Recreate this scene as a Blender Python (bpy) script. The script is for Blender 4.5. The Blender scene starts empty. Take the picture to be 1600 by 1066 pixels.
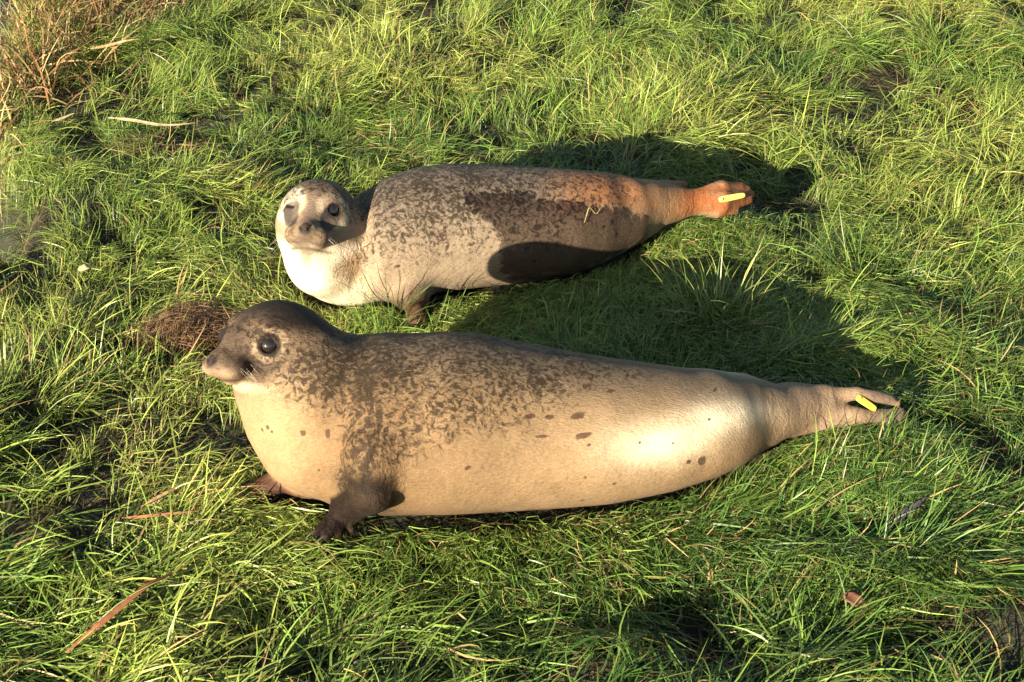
import bpy, math, time
import numpy as np
from mathutils import Vector, Matrix
from mathutils.bvhtree import BVHTree

T0 = time.time()
C = bpy.context.scene.collection
scene = bpy.context.scene

# ------------------------------------------------------------------ camera
CAM_H, FOC, PITCH = 1.7, 2540.0, math.radians(30)      # eye height, focal length in 1600-px pixels, tilt down
cam_data = bpy.data.cameras.new('camera')
cam = bpy.data.objects.new('camera', cam_data)
C.objects.link(cam)
cam.location = (0, 0, CAM_H)
cam.rotation_euler = (math.radians(90) - PITCH, 0, 0)
cam_data.sensor_width = 36
cam_data.lens = 36 * FOC / 1600
cam_data.clip_start = 0.05
cam_data.clip_end = 1000
scene.camera = cam

# ------------------------------------------------------------------ light
SUN_EL = math.radians(14.5)
SUN_AZ = math.atan2(-0.58, -0.815)          # compass angle from +Y towards +X of the place the sun stands
sun_dir = Vector((math.sin(SUN_AZ) * math.cos(SUN_EL), math.cos(SUN_AZ) * math.cos(SUN_EL), math.sin(SUN_EL)))
world = bpy.data.worlds.new('World')
scene.world = world
world.use_nodes = True
wn = world.node_tree.nodes
wn.clear()
wo = wn.new('ShaderNodeOutputWorld')
wb = wn.new('ShaderNodeBackground')
ws = wn.new('ShaderNodeTexSky')
ws.sky_type = 'NISHITA'
ws.sun_disc = False
ws.sun_elevation = SUN_EL
ws.sun_rotation = SUN_AZ
wb.inputs['Strength'].default_value = 0.05
world.node_tree.links.new(ws.outputs[0], wb.inputs[0])
world.node_tree.links.new(wb.outputs[0], wo.inputs[0])
sl = bpy.data.lights.new('sun', 'SUN')
sl.energy = 5.0
sl.angle = math.radians(0.5)
sl.color = (1.0, 0.85, 0.64)
so = bpy.data.objects.new('sun', sl)
so.rotation_euler = (-sun_dir).to_track_quat('-Z', 'Y').to_euler()
so.location = sun_dir * 20
C.objects.link(so)
scene.view_settings.view_transform = 'Standard'
scene.view_settings.look = 'None'
scene.view_settings.exposure = 1.95
scene.view_settings.gamma = 1
scene.cycles.max_bounces = 6
scene.cycles.transparent_max_bounces = 4

# ------------------------------------------------------------------ helpers
def ray(px, py):
    u = (px - 800) / FOC; v = (py - 533) / FOC
    return np.array([u, math.cos(PITCH) - v * math.sin(PITCH), -math.sin(PITCH) - v * math.cos(PITCH)])
EYE = np.array([0, 0, CAM_H])
def at_y(px, py, Y):
    d = ray(px, py); return EYE + d * (Y / d[1])
def at_z(px, py, z):
    d = ray(px, py); return EYE + d * ((z - CAM_H) / d[2])

def smooth(a, b, x):
    t = np.clip((x - a) / (b - a), 0, 1)
    return t * t * (3 - 2 * t)

class Noise2:
    def __init__(s, seed):
        s.t = np.random.default_rng(seed).random((256, 256)).astype(np.float64)
    def __call__(s, x, y):
        xi = np.floor(x).astype(int); yi = np.floor(y).astype(int)
        fx = x - xi; fy = y - yi
        fx = fx * fx * (3 - 2 * fx); fy = fy * fy * (3 - 2 * fy)
        a = s.t[xi & 255, yi & 255]; b = s.t[(xi + 1) & 255, yi & 255]
        c = s.t[xi & 255, (yi + 1) & 255]; d = s.t[(xi + 1) & 255, (yi + 1) & 255]
        return (a * (1 - fx) + b * fx) * (1 - fy) + (c * (1 - fx) + d * fx) * fy
    def fbm(s, x, y, o=3):
        r = 0; w = 0; k = 1.0
        for i in range(o):
            r = r + k * s(x * 2 ** i + 17.3 * i, y * 2 ** i - 9.1 * i); w += k; k *= .5
        return r / w

def mesh_from(name, V, F, parent=None, mat=None, smooth_=True, attrs=None):
    """V (n,3) float, F (m,k) int with one k"""
    V = np.asarray(V, np.float32); F = np.asarray(F, np.int32)
    me = bpy.data.meshes.new(name)
    me.vertices.add(len(V)); me.vertices.foreach_set('co', V.ravel())
    k = F.shape[1]
    me.loops.add(F.size); me.loops.foreach_set('vertex_index', F.ravel())
    me.polygons.add(len(F))
    me.polygons.foreach_set('loop_start', np.arange(0, F.size, k, dtype=np.int32))
    if smooth_:
        me.polygons.foreach_set('use_smooth', np.ones(len(F), bool))
    me.update(calc_edges=True)
    for an, av in (attrs or {}).items():
        av = np.asarray(av, np.float32)
        if av.ndim == 2:
            a = me.attributes.new(an, 'FLOAT_COLOR', 'POINT')
            if av.shape[1] == 3: av = np.hstack([av, np.ones((len(av), 1), np.float32)])
            a.data.foreach_set('color', av.ravel())
        else:
            a = me.attributes.new(an, 'FLOAT', 'POINT')
            a.data.foreach_set('value', av.ravel())
    if mat: me.materials.append(mat)
    ob = bpy.data.objects.new(name, me); C.objects.link(ob)
    if parent: ob.parent = parent
    return ob

def tag(o, label=None, cat=None, group=None, kind=None):
    if label: o['label'] = label
    if cat: o['category'] = cat
    if group: o['group'] = group
    if kind: o['kind'] = kind
    return o

# ------------------------------------------------------------------ materials
class NT:
    def __init__(s, name):
        s.m = bpy.data.materials.new(name); s.m.use_nodes = True
        s.t = s.m.node_tree; s.n = s.t.nodes; s.n.clear()
        s.out = s.n.new('ShaderNodeOutputMaterial')
    def new(s, ty, ins=None, **kw):
        n = s.n.new(ty)
        for k, v in kw.items(): setattr(n, k, v)
        for k, v in (ins or {}).items():
            if isinstance(v, bpy.types.NodeSocket): s.t.links.new(v, n.inputs[k])
            else: n.inputs[k].default_value = v
        return n
    def link(s, a, b): s.t.links.new(a, b)
    def math(s, op, a, b=0.0, c=0.0, clamp=False):
        n = s.n.new('ShaderNodeMath'); n.operation = op; n.use_clamp = clamp
        for i, v in enumerate((a, b, c)):
            if isinstance(v, bpy.types.NodeSocket): s.t.links.new(v, n.inputs[i])
            else: n.inputs[i].default_value = v
        return n.outputs[0]
    def mix(s, f, a, b, blend='MIX'):
        n = s.n.new('ShaderNodeMix'); n.data_type = 'RGBA'; n.blend_type = blend
        for i, v in ((0, f), (6, a), (7, b)):
            if isinstance(v, bpy.types.NodeSocket): s.t.links.new(v, n.inputs[i])
            else: n.inputs[i].default_value = v if i == 0 else (*v, 1) if len(v) == 3 else v
        return n.outputs[2]
    def ramp(s, f, lo, hi):
        n = s.n.new('ShaderNodeMapRange'); n.interpolation_type = 'SMOOTHSTEP'
        s.t.links.new(f, n.inputs[0])
        for i, v in ((1, lo), (2, hi)):
            if isinstance(v, bpy.types.NodeSocket): s.t.links.new(v, n.inputs[i])
            else: n.inputs[i].default_value = v
        return n.outputs[0]

def mat_blade(name, rough=0.42, trans=0.16):
    t = NT(name)
    a = t.new('ShaderNodeAttribute', attribute_name='tint')
    p = t.new('ShaderNodeBsdfPrincipled', {'Base Color': a.outputs['Color'], 'Roughness': rough, 'Specular IOR Level': 0.4})
    tr = t.new('ShaderNodeBsdfTranslucent', {'Color': a.outputs['Color']})
    mx = t.new('ShaderNodeMixShader', {0: trans, 1: p.outputs[0], 2: tr.outputs[0]})
    t.link(mx.outputs[0], t.out.inputs[0])
    return t.m
M_GRASS = mat_blade('grass_blade')
M_STRAW = mat_blade('dry_straw', .6, .2)

def mat_ground():
    t = NT('soil')
    co = t.new('ShaderNodeTexCoord').outputs['Object']
    n1 = t.new('ShaderNodeTexNoise', {'Vector': co, 'Scale': 3.0, 'Detail': 6.0}).outputs[0]
    n2 = t.new('ShaderNodeTexNoise', {'Vector': co, 'Scale': 55.0, 'Detail': 5.0, 'Roughness': .7}).outputs[0]
    c = t.mix(t.ramp(n2, .38, .62), (.010, .009, .006), (.042, .031, .016))
    c = t.mix(t.ramp(n1, .4, .65), c, (.018, .024, .008))
    sp = t.new('ShaderNodeSeparateXYZ', {0: co})
    d2 = t.math('ADD', t.math('MULTIPLY', sp.outputs[0], sp.outputs[0]),
                t.math('POWER', t.math('SUBTRACT', sp.outputs[1], 3.5), 2.0))
    far = t.ramp(t.math('SQRT', t.math('ABSOLUTE', d2)), 4.0, 7.0)
    n3 = t.new('ShaderNodeTexNoise', {'Vector': co, 'Scale': 12.0, 'Detail': 8.0, 'Roughness': .75}).outputs[0]
    c = t.mix(far, c, t.mix(n3, (.035, .06, .012), (.13, .17, .035)))
    b = t.new('ShaderNodeBump', {'Height': n2, 'Strength': .8, 'Distance': .02})
    p = t.new('ShaderNodeBsdfPrincipled', {'Base Color': c, 'Roughness': .9, 'Normal': b.outputs[0]})
    t.link(p.outputs[0], t.out.inputs[0])
    return t.m
M_GROUND = mat_ground()

def mat_water():
    t = NT('ditch_water')
    co = t.new('ShaderNodeTexCoord').outputs['Object']
    n = t.new('ShaderNodeTexNoise', {'Vector': co, 'Scale': 14.0, 'Detail': 3.0}).outputs[0]
    b = t.new('ShaderNodeBump', {'Height': n, 'Strength': .15, 'Distance': .02})
    p = t.new('ShaderNodeBsdfPrincipled', {'Base Color': (.004, .005, .011, 1), 'Roughness': .08, 'Specular IOR Level': .14, 'Normal': b.outputs[0]})
    t.link(p.outputs[0], t.out.inputs[0])
    return t.m
M_WATER = mat_water()

def mat_coat():
    t = NT('seal_coat')
    co = t.new('ShaderNodeTexCoord').outputs['Object']
    base = t.new('ShaderNodeAttribute', attribute_name='coat').outputs['Color']
    dark = t.new('ShaderNodeAttribute', attribute_name='dark').outputs['Fac']
    spot = t.new('ShaderNodeAttribute', attribute_name='spot').outputs['Fac']
    wet = t.new('ShaderNodeAttribute', attribute_name='wet').outputs['Fac']
    # mottling: pale rings and worm-like marks through a dark saddle
    w = t.new('ShaderNodeTexNoise', {'Vector': co, 'Scale': 45.0, 'Detail': 2.0})
    wv = t.new('ShaderNodeVectorMath', {0: w.outputs['Color'], 1: (.5, .5, .5)}, operation='SUBTRACT')
    ws_ = t.new('ShaderNodeVectorMath', {0: wv.outputs[0], 3: .035}, operation='SCALE')
    wa = t.new('ShaderNodeVectorMath', {0: co, 1: ws_.outputs[0]}, operation='ADD')
    n1 = t.new('ShaderNodeTexNoise', {'Vector': wa.outputs[0], 'Scale': 108.0, 'Detail': 4.0, 'Roughness': .62}).outputs[0]
    n0 = t.new('ShaderNodeTexNoise', {'Vector': co, 'Scale': 16.0, 'Detail': 3.0}).outputs[0]
    nn = t.math('ADD', t.math('MULTIPLY', n1, .8), t.math('MULTIPLY', n0, .2))
    amp = t.math('ADD', t.math('MULTIPLY', t.math('MULTIPLY', dark, t.math('SUBTRACT', 1.0, dark, clamp=True)), 16.0), .3)
    m = t.ramp(t.math('ADD', dark, t.math('MULTIPLY', t.math('SUBTRACT', nn, .5), amp)), .10, .90)
    m = t.math('MULTIPLY', m, t.ramp(dark, .02, .15))
    dk = t.mix(n1, (.009, .007, .006), (.028, .020, .013))
    c = t.mix(t.math('MULTIPLY', m, .88), base, dk)
    # crisp dark spots
    ns = t.new('ShaderNodeTexNoise', {'Vector': co, 'Scale': 120.0, 'Detail': 3.0}).outputs[0]
    sm = t.ramp(t.math('ADD', spot, t.math('MULTIPLY', t.math('SUBTRACT', ns, .5), .7)), .42, .62)
    c = t.mix(t.math('MULTIPLY', sm, .85), c, (.050, .030, .020))
    # fine hair grain
    mp = t.new('ShaderNodeMapping', {'Vector': co, 'Scale': (110, 380, 300)}).outputs[0]
    g = t.new('ShaderNodeTexNoise', {'Vector': mp, 'Scale': 1.0, 'Detail': 3.0, 'Roughness': .7}).outputs[0]
    n4 = t.new('ShaderNodeTexNoise', {'Vector': co, 'Scale': 13.0, 'Detail': 6.0, 'Roughness': .65}).outputs[0]
    gv = t.math('ADD', t.math('MULTIPLY', t.math('SUBTRACT', g, .5), 1.1), 1.0)
    gv = t.math('MULTIPLY', gv, t.math('ADD', t.math('MULTIPLY', t.math('SUBTRACT', n4, .5), .9), 1.0))
    gc = t.new('ShaderNodeCombineColor', {0: gv, 1: gv, 2: gv}).outputs[0]
    c = t.mix(1.0, c, gc, 'MULTIPLY')
    c = t.mix(1.0, c, (.88, .87, .87), 'MULTIPLY')
    wn_ = t.ramp(t.math('ADD', wet, t.math('MULTIPLY', t.math('SUBTRACT', n1, .5), .9)), .34, .66)
    c = t.mix(wn_, c, t.mix(1.0, c, (.30, .27, .27), 'MULTIPLY'))
    rough = t.math('SUBTRACT', .56, t.math('MULTIPLY', wn_, .2))
    b = t.new('ShaderNodeBump', {'Height': g, 'Strength': .6, 'Distance': .004})
    fo = t.new('ShaderNodeAttribute', attribute_name='fold').outputs['Fac']
    mf = t.new('ShaderNodeMapping', {'Vector': wa.outputs[0], 'Scale': (85, 11, 15), 'Rotation': (0, -.35, 0)}).outputs[0]
    nf = t.new('ShaderNodeTexNoise', {'Vector': mf, 'Scale': 1.0, 'Detail': 2.0}).outputs[0]
    b1 = t.new('ShaderNodeBump', {'Height': nf, 'Strength': t.math('MULTIPLY', fo, .55), 'Distance': .010, 'Normal': b.outputs[0]})
    b2 = t.new('ShaderNodeBump', {'Height': n4, 'Strength': .35, 'Distance': .012, 'Normal': b1.outputs[0]})
    p = t.new('ShaderNodeBsdfPrincipled', {'Base Color': c, 'Roughness': rough, 'Normal': b2.outputs[0],
              'Sheen Weight': .012, 'Sheen Roughness': .3, 'Specular IOR Level': t.math('ADD', .08, t.math('MULTIPLY', wn_, .08))})
    t.link(p.outputs[0], t.out.inputs[0])
    return t.m
M_COAT = mat_coat()

def mat_plain(name, col, rough=.5, spec=.5, var=0.0, vs=60.0):
    t = NT(name)
    co = t.new('ShaderNodeTexCoord').outputs['Object']
    n = t.new('ShaderNodeTexNoise', {'Vector': co, 'Scale': vs, 'Detail': 4.0}).outputs[0]
    c = t.mix(n, tuple(max(0, x * (1 - var)) for x in col), tuple(x * (1 + var) for x in col))
    p = t.new('ShaderNodeBsdfPrincipled', {'Base Color': c, 'Roughness': rough, 'Specular IOR Level': spec})
    t.link(p.outputs[0], t.out.inputs[0])
    return t.m
M_EYE = mat_plain('eye_black', (.012, .009, .008), .04, .8)
M_WHISK = mat_plain('whisker', (.30, .25, .18), .35)
M_CLAW = mat_plain('claw', (.035, .026, .02), .3)
M_NOSE = mat_plain('nose_skin', (.03, .024, .022), .3, .6, .3)
M_TAG = mat_plain('yellow_plastic', (.80, .62, .06), .35, .5, .08)
M_TAGPALE = mat_plain('pale_yellow_plastic', (.62, .50, .13), .35, .5, .08)

# ------------------------------------------------------------------ signed distance modelling
def smin(a, b, k):
    h = np.clip(.5 + .5 * (b - a) / k, 0, 1)
    return b * (1 - h) + a * h - k * h * (1 - h)

class Cone:      # tapered capsule, optionally squashed along one direction
    def __init__(s, a, b, r1, r2, k=.02, n=None, q=1.0, op='add'):
        s.a = np.asarray(a, float); s.b = np.asarray(b, float); s.r1 = r1; s.r2 = r2; s.k = k; s.q = q; s.op = op
        s.n = None if n is None else np.asarray(n, float) / np.linalg.norm(n)
    def box(s):
        m = s.k + .012
        lo = np.minimum(s.a - s.r1, s.b - s.r2) - m; hi = np.maximum(s.a + s.r1, s.b + s.r2) + m
        return lo, hi
    def __call__(s, x, y, z):
        ba = s.b - s.a; L = max(float(ba @ ba), 1e-9)
        px, py, pz = x - s.a[0], y - s.a[1], z - s.a[2]
        t = np.clip((px * ba[0] + py * ba[1] + pz * ba[2]) / L, 0, 1)
        qx, qy, qz = px - t * ba[0], py - t * ba[1], pz - t * ba[2]
        r = s.r1 + (s.r2 - s.r1) * t
        if s.n is None:
            return np.sqrt(qx * qx + qy * qy + qz * qz) - r
        d = qx * s.n[0] + qy * s.n[1] + qz * s.n[2]
        rr = np.sqrt(np.maximum(qx * qx + qy * qy + qz * qz - d * d, 0) + (d / s.q) ** 2)
        return (rr - r) * min(1, s.q * 1.6)

class Ell:       # rotated ellipsoid
    def __init__(s, c, R, rad, k=.02, op='add'):
        s.c = np.asarray(c, float); s.R = np.asarray(R, float); s.rad = np.asarray(rad, float); s.k = k; s.op = op
    def box(s):
        m = max(s.rad) + s.k + .012
        return s.c - m, s.c + m
    def __call__(s, x, y, z):
        px, py, pz = x - s.c[0], y - s.c[1], z - s.c[2]
        k0 = 0; k1 = 0
        for i in range(3):
            u = px * s.R[0, i] + py * s.R[1, i] + pz * s.R[2, i]
            k0 = k0 + (u / s.rad[i]) ** 2; k1 = k1 + (u / s.rad[i] ** 2) ** 2
        k0 = np.sqrt(k0); k1 = np.sqrt(k1)
        return k0 * (k0 - 1) / np.maximum(k1, 1e-6)

class Trunk:     # stations (x, cy, cz, half width, half height)
    def __init__(s, st):
        st = np.array(st, float); X = st[:, 0]
        xs = np.linspace(X[0], X[-1], 400)
        s.x = xs; s.v = []
        for i in range(1, 5):
            v = np.interp(xs, X, st[:, i])
            for _ in range(3):
                kk = np.ones(9) / 9
                vp = np.pad(v, 4, mode='reflect', reflect_type='odd'); v = np.convolve(vp, kk, 'valid')
            s.v.append(v)
    def sec(s, x): return [np.interp(x, s.x, v) for v in s.v]
    def __call__(s, x, y, z):
        cy, cz, a, b = s.sec(x)
        over = np.maximum(np.maximum(s.x[0] - x, x - s.x[-1]), 0)
        rho = np.sqrt(((y - cy) / a) ** 2 + ((z - cz) / b) ** 2)
        d = (rho - 1) * np.minimum(a, b)
        return np.where(over > 0, np.sqrt(np.maximum(d, 0) ** 2 + over ** 2) + .004, d)

def fit_station(px, yt, yb, lift=0.0, k=1.15, sink=.93):
    mid = (yt + yb) / 2; e = (yb - yt) / 2; b = .1
    for _ in range(50):
        z = b * sink + lift; c = at_z(px, mid, z)
        th = math.atan2(CAM_H - z, c[1]); sl_ = np.linalg.norm(c - EYE)
        b = .5 * b + .5 * (e * sl_ / FOC) / math.sqrt((k * math.sin(th)) ** 2 + math.cos(th) ** 2)
    return (c[0], c[1], c[2], k * b, b)

def hit(tr, px, py, off=0.0):
    """point where the sight line meets the trunk, moved outwards by off"""
    d = ray(px, py); d = d / np.linalg.norm(d); t = 1.5
    for _ in range(400):
        p = EYE + d * t
        v = float(tr(*[np.float64(q) for q in p]))
        if v < .0005: break
        t += max(v * .4, .0005)
    e = .002
    g = np.array([float(tr(p[0] + e * (i == 0), p[1] + e * (i == 1), p[2] + e * (i == 2))) - v for i in range(3)])
    g /= np.linalg.norm(g) + 1e-9
    return p + g * off

def axes(step_list):
    out = [step_list[0][0]]
    for a, b, st in step_list:
        n = max(1, int(round((b - a) / st)))
        out += list(np.linspace(a, b, n + 1)[1:])
    return np.array(out)

def build_field(trunk, prims, xs, ys, zs, belly_z=0.0, belly_k=.03):
    X = xs[:, None, None]; Y = ys[None, :, None]; Z = zs[None, None, :]
    f = np.broadcast_to(trunk(X, Y, Z), (len(xs), len(ys), len(zs))).astype(np.float32).copy()
    for p in prims:
        lo, hi = p.box()
        i0, i1 = np.searchsorted(xs, [lo[0], hi[0]]); j0, j1 = np.searchsorted(ys, [lo[1], hi[1]]); k0, k1 = np.searchsorted(zs, [lo[2], hi[2]])
        if i1 <= i0 or j1 <= j0 or k1 <= k0: continue
        sub = f[i0:i1, j0:j1, k0:k1]
        d = p(X[i0:i1], Y[:, j0:j1], Z[:, :, k0:k1])
        if p.op == 'add': sub[...] = smin(sub, d, p.k)
        else: sub[...] = -smin(-sub, d, p.k)
    g = -(Z - belly_z)
    f = -smin(-f, np.broadcast_to(-g, f.shape), belly_k)
    return f.astype(np.float32)

def surface_nets(f, xs, ys, zs, relax=3):
    ins = f < 0
    nx, ny, nz = f.shape
    cnt = np.zeros((nx - 1, ny - 1, nz - 1), np.int8)
    for i in (0, 1):
        for j in (0, 1):
            for k in (0, 1):
                cnt += ins[i:nx - 1 + i, j:ny - 1 + j, k:nz - 1 + k]
    cells = np.argwhere((cnt > 0) & (cnt < 8))
    idx = -np.ones(cnt.shape, np.int32)
    idx[cells[:, 0], cells[:, 1], cells[:, 2]] = np.arange(len(cells))
    I, J, K = cells.T
    acc = np.zeros((len(cells), 3)); n = np.zeros(len(cells))
    co = {}
    for c in [(i, j, k) for i in (0, 1) for j in (0, 1) for k in (0, 1)]:
        P = np.stack([xs[I + c[0]], ys[J + c[1]], zs[K + c[2]]], 1)
        co[c] = (P, f[I + c[0], J + c[1], K + c[2]].astype(float))
    for c in co:
        for ax in range(3):
            if c[ax]: continue
            d = list(c); d[ax] = 1; d = tuple(d)
            P0, f0 = co[c]; P1, f1 = co[d]
            m = (f0 < 0) != (f1 < 0)
            t = np.where(m, f0 / np.where(m, f0 - f1, 1), 0)[:, None]
            acc += np.where(m[:, None], P0 + (P1 - P0) * t, 0); n += m
    V = acc / n[:, None]
    quads = []
    for ax in range(3):
        sl0 = [slice(None)] * 3; sl1 = [slice(None)] * 3
        sl0[ax] = slice(0, -1); sl1[ax] = slice(1, None)
        a = ins[tuple(sl0)]; b = ins[tuple(sl1)]
        E = np.argwhere(a != b)
        o1, o2 = [q for q in range(3) if q != ax]
        E = E[(E[:, o1] > 0) & (E[:, o2] > 0) & (E[:, o1] < f.shape[o1] - 1) & (E[:, o2] < f.shape[o2] - 1)]
        def cid(d1, d2):
            e = E.copy(); e[:, o1] -= d1; e[:, o2] -= d2
            return idx[e[:, 0], e[:, 1], e[:, 2]]
        q = np.stack([cid(1, 1), cid(0, 1), cid(0, 0), cid(1, 0)], 1)
        fl = a[E[:, 0], E[:, 1], E[:, 2]]
        if ax == 1: fl = ~fl
        q = np.where(fl[:, None], q, q[:, ::-1])
        quads.append(q)
    Q = np.concatenate(quads); Q = Q[(Q >= 0).all(1)]
    for _ in range(relax):
        s = np.zeros_like(V); c = np.zeros(len(V))
        for a, b in ((0, 1), (1, 2), (2, 3), (3, 0)):
            for u, v in ((Q[:, a], Q[:, b]), (Q[:, b], Q[:, a])):
                for d in range(3): s[:, d] += np.bincount(u, V[v, d], len(V))
                c += np.bincount(u, minlength=len(V))
        V = V * .5 + .5 * s / np.maximum(c, 1)[:, None]
    return V, Q

def frame(fwd, roll=0.0):
    """columns: forward, left, up"""
    f = Vector(fwd).normalized()
    l = Vector((0, 0, 1)).cross(f).normalized(); u = f.cross(l)
    R = Matrix.Rotation(roll, 3, f)
    l = R @ l; u = R @ u
    return np.array([list(f), list(l), list(u)]).T

def head_prims(c, R, s=1.0, shut=()):
    g = lambda x, y, z: c + R @ (np.array([x, y, z]) * s)
    e = lambda x, y, z, a, b, d, k=.02, op='add': Ell(g(x, y, z), R, np.array([a, b, d]) * s, k, op)
    zr = .0195 if not shut else .0245
    P = [e(.006, 0, -.006, .076, .067, .056, .035),
         e(.044, 0, -.018, .060, .060, .046, .03),
         Cone(g(.06, 0, -.022), g(.126, 0, -.038), .042 * s, .025 * s, .025),
         e(.124, .021, -.042, .030, .023 if not shut else .027, zr, .010), e(.124, -.021, -.042, .030, .023 if not shut else .027, zr, .010),
         e(.145, 0, -.031, .016, .018, .016, .010),
         Cone(g(.03, 0, -.050), g(.116 if not shut else .09, 0, -.060), .038 * s, .016 * s, .010 if not shut else .03),
         e(.054, .032, .020, .024, .020, .011, .012), e(.054, -.032, .020, .024, .020, .011, .012),
         e(.040, .046, -.026, .038, .024, .022, .02), e(.040, -.046, -.026, .038, .024, .022, .02)]
    P.append(Cone(g(.065, 0, .000), g(.143, 0, -.029), .027 * s, .014 * s, .015))
    info = {}
    for q in (1, -1):
        o = R @ np.array([.70, q * (.66 if not shut else .56), .22 if shut else .08]); o /= np.linalg.norm(o)
        p = g(.030, q * (.012 if not shut else .005), -.004 if shut else -.013)
        t = 0.0
        def F(pt):
            d = 1.0
            for pr in P: d = smin(d, float(pr(*[np.float64(v) for v in pt])), pr.k) if pr.op == 'add' else d
            return d
        while F(p + o * t) < 0 and t < .12: t += .0007
        ctr = p + o * (t - .0098)
        info[q] = (ctr, o)
    for q in (1, -1):
        ctr, o = info[q]
        if q in shut:
            P.append(Ell(ctr, np.eye(3), np.array([.0175] * 3) * s, .006))
            a = R[:, 0] - o * (R[:, 0] @ o); a /= np.linalg.norm(a)
            tip = ctr + o * .0172 * s
            P.append(Cone(tip - a * .013 - R[:, 2] * .002, tip + R[:, 2] * -.001, .0016, .0026, .003, op='sub'))
            P.append(Cone(tip + R[:, 2] * -.001, tip + a * .013 - R[:, 2] * .005, .0026, .0016, .003, op='sub'))
        else:
            # raised lids, then the socket the eyeball sits in
            P.append(Ell(ctr + o * .0015, np.eye(3), np.array([.0185] * 3) * s, .006))
            P.append(Ell(ctr + o * .0095, np.eye(3), np.array([.0145] * 3) * s, .003, 'sub'))
            a = R[:, 0] - o * (R[:, 0] @ o); a /= np.linalg.norm(a); u = np.cross(o, a); u = u if u @ R[:, 2] > 0 else -u
            arc = [ctr + o * .0108 + (a * math.cos(t_) + u * math.sin(t_) * .86) * .0128 * s for t_ in np.radians([5, 45, 90, 135, 175])]
            P += [Cone(arc[i_], arc[i_ + 1], .0026, .0026, .003) for i_ in range(4)]
        P.append(Cone(g(.158, q * .006, -.026), g(.150, q * .012, -.019), .0032 * s, .0026 * s, .003, op='sub'))
        P.append(Cone(g(.151, 0, -.064), g(.122, q * .030, -.067), .0018 * s, .0018 * s, .004, op='sub'))
        if not shut: P.append(Cone(g(.122, q * .030, -.067), g(.080, q * .048, -.062), .0018 * s, .0014 * s, .004, op='sub'))
    P.append(Cone(g(.165, 0, -.038), g(.155, 0, -.060), .0022 * s, .0022 * s, .004, op='sub'))
    return P, info

def digits(palm, tips, r0, r1, k=.008):
    return [Cone(palm, t, r0, r1, k) for t in tips]

# ------------------------------------------------------------------ seal in front
def chain(pts, k, n=None, q=1.0):
    return [Cone(pts[i][0], pts[i + 1][0], pts[i][1], pts[i + 1][1], k, n, q) for i in range(len(pts) - 1)]

def seal_front():
    S = [(540, 535, 785), (600, 522, 803), (700, 517, 803), (760, 522, 800), (850, 541, 795), (950, 558, 787, .008), (1050, 572, 767, .022),
         (1120, 582, 744, .036), (1160, 594, 726, .046), (1185, 612, 709, .052), (1205, 638, 692, .058), (1218, 660, 680, .06)]
    st = [fit_station(*a) for a in S]
    tr = Trunk(st)
    P = []
    neck = [(at_y(560, 662, 2.42), .146), (at_y(512, 648, 2.42), .134), (at_y(478, 612, 2.42), .108), (at_y(452, 580, 2.43), .083), (at_y(455, 552, 2.44), .066)]
    P += chain(neck, .045)
    R = frame((-math.cos(math.radians(53)), -math.sin(math.radians(53)), .24), math.radians(11))
    eye_l = np.array([.060, .052, .008])
    # stand the head so that the near eye sits where it should
    near = R @ (eye_l if (R @ eye_l)[1] < 0 else eye_l * [1, -1, 1])
    c = at_y(422, 533, 2.40) - near
    hp, ei = head_prims(c, R)
    c2 = c + (at_y(422, 533, 2.40) - (ei[-1][0] if ei[-1][0][1] < ei[1][0][1] else ei[1][0]) - np.array([0, .012, 0]))
    c = c2; hp, ei = head_prims(c, R)
    P += hp
    # near fore flipper
    sh = [(hit(tr, 568, 645, -.040), .040), (hit(tr, 572, 715, -.013), .039), (hit(tr, 586, 765, .012), .032)]
    wrist = sh[-1][0]
    palm = at_z(545, 798, .060)
    flip = chain(sh, .03) + [Cone(wrist, palm, .034, .034, .02, (0.2, .2, 1), .62)]
    tips = [at_z(495, 832, .050), at_z(510, 840, .046), at_z(529, 836, .044), at_z(548, 827, .042), at_z(566, 816, .040)]
    mid = palm
    flip += digits(palm + np.array([-.01, 0, 0]), tips, .0165, .0080, .005)
    P += flip
    # far fore flipper, flat on the grass
    fw = at_z(480, 752, .035); ft = [at_z(377, 764, .028), at_z(384, 772, .02), at_z(398, 776, .018), at_z(416, 778, .015)]
    far = [Cone(at_y(520, 720, 2.42), fw, .04, .03, .03), Cone(fw, at_z(432, 752, .035), .030, .026, .02, (0, 0, 1), .55)]
    far += digits(at_z(440, 752, .035), ft, .016, .007, .012)
    P += far
    # hind flippers
    hs = [(at_z(1200, 645, 0.102), .0445), (at_z(1240, 638, 0.092), .0370), (at_z(1285, 634, 0.086), .029)]
    hind = chain([(at_z(1110, 646, 0.126), .066), (at_z(1160, 641, .116), .0540)] + hs, .035)
    lo0, lo1 = at_z(1290, 643, 0.076), at_z(1342, 650, 0.070)
    hind += [Cone(hs[-1][0], lo0, .024, .020, .02), Cone(lo0, lo1, .020, .0165, .012)]
    nt = [at_z(1411, 643, 0.070), at_z(1414, 651, 0.062), at_z(1406, 659, 0.056), at_z(1388, 664, 0.052)]
    hind += digits(lo1, nt, .0125, .0065, .0045)
    up0, up1 = at_z(1285, 619, 0.102), at_z(1338, 615, 0.106)
    hind += [Cone(up0, up1, .017, .0125, .010), Cone(at_z(1225, 622, 0.102), up0, .024, .017, .02)]
    hind += digits(up1, [at_z(1375, 616, 0.100), at_z(1394, 622, 0.092), at_z(1404, 631, 0.084)], .011, .0060, .0045)
    # second toe row below, a shallow fold
    hind += [Cone(at_z(1215, 668, 0.066), at_z(1330, 662, 0.058), .018, .012, .012)]
    P += hind
    return tr, P, dict(head=c, R=R, s=1.0, flip=flip, far=far, hind=hind, eyes=ei, tips=tips, ftips=ft, htips=nt)

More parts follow.
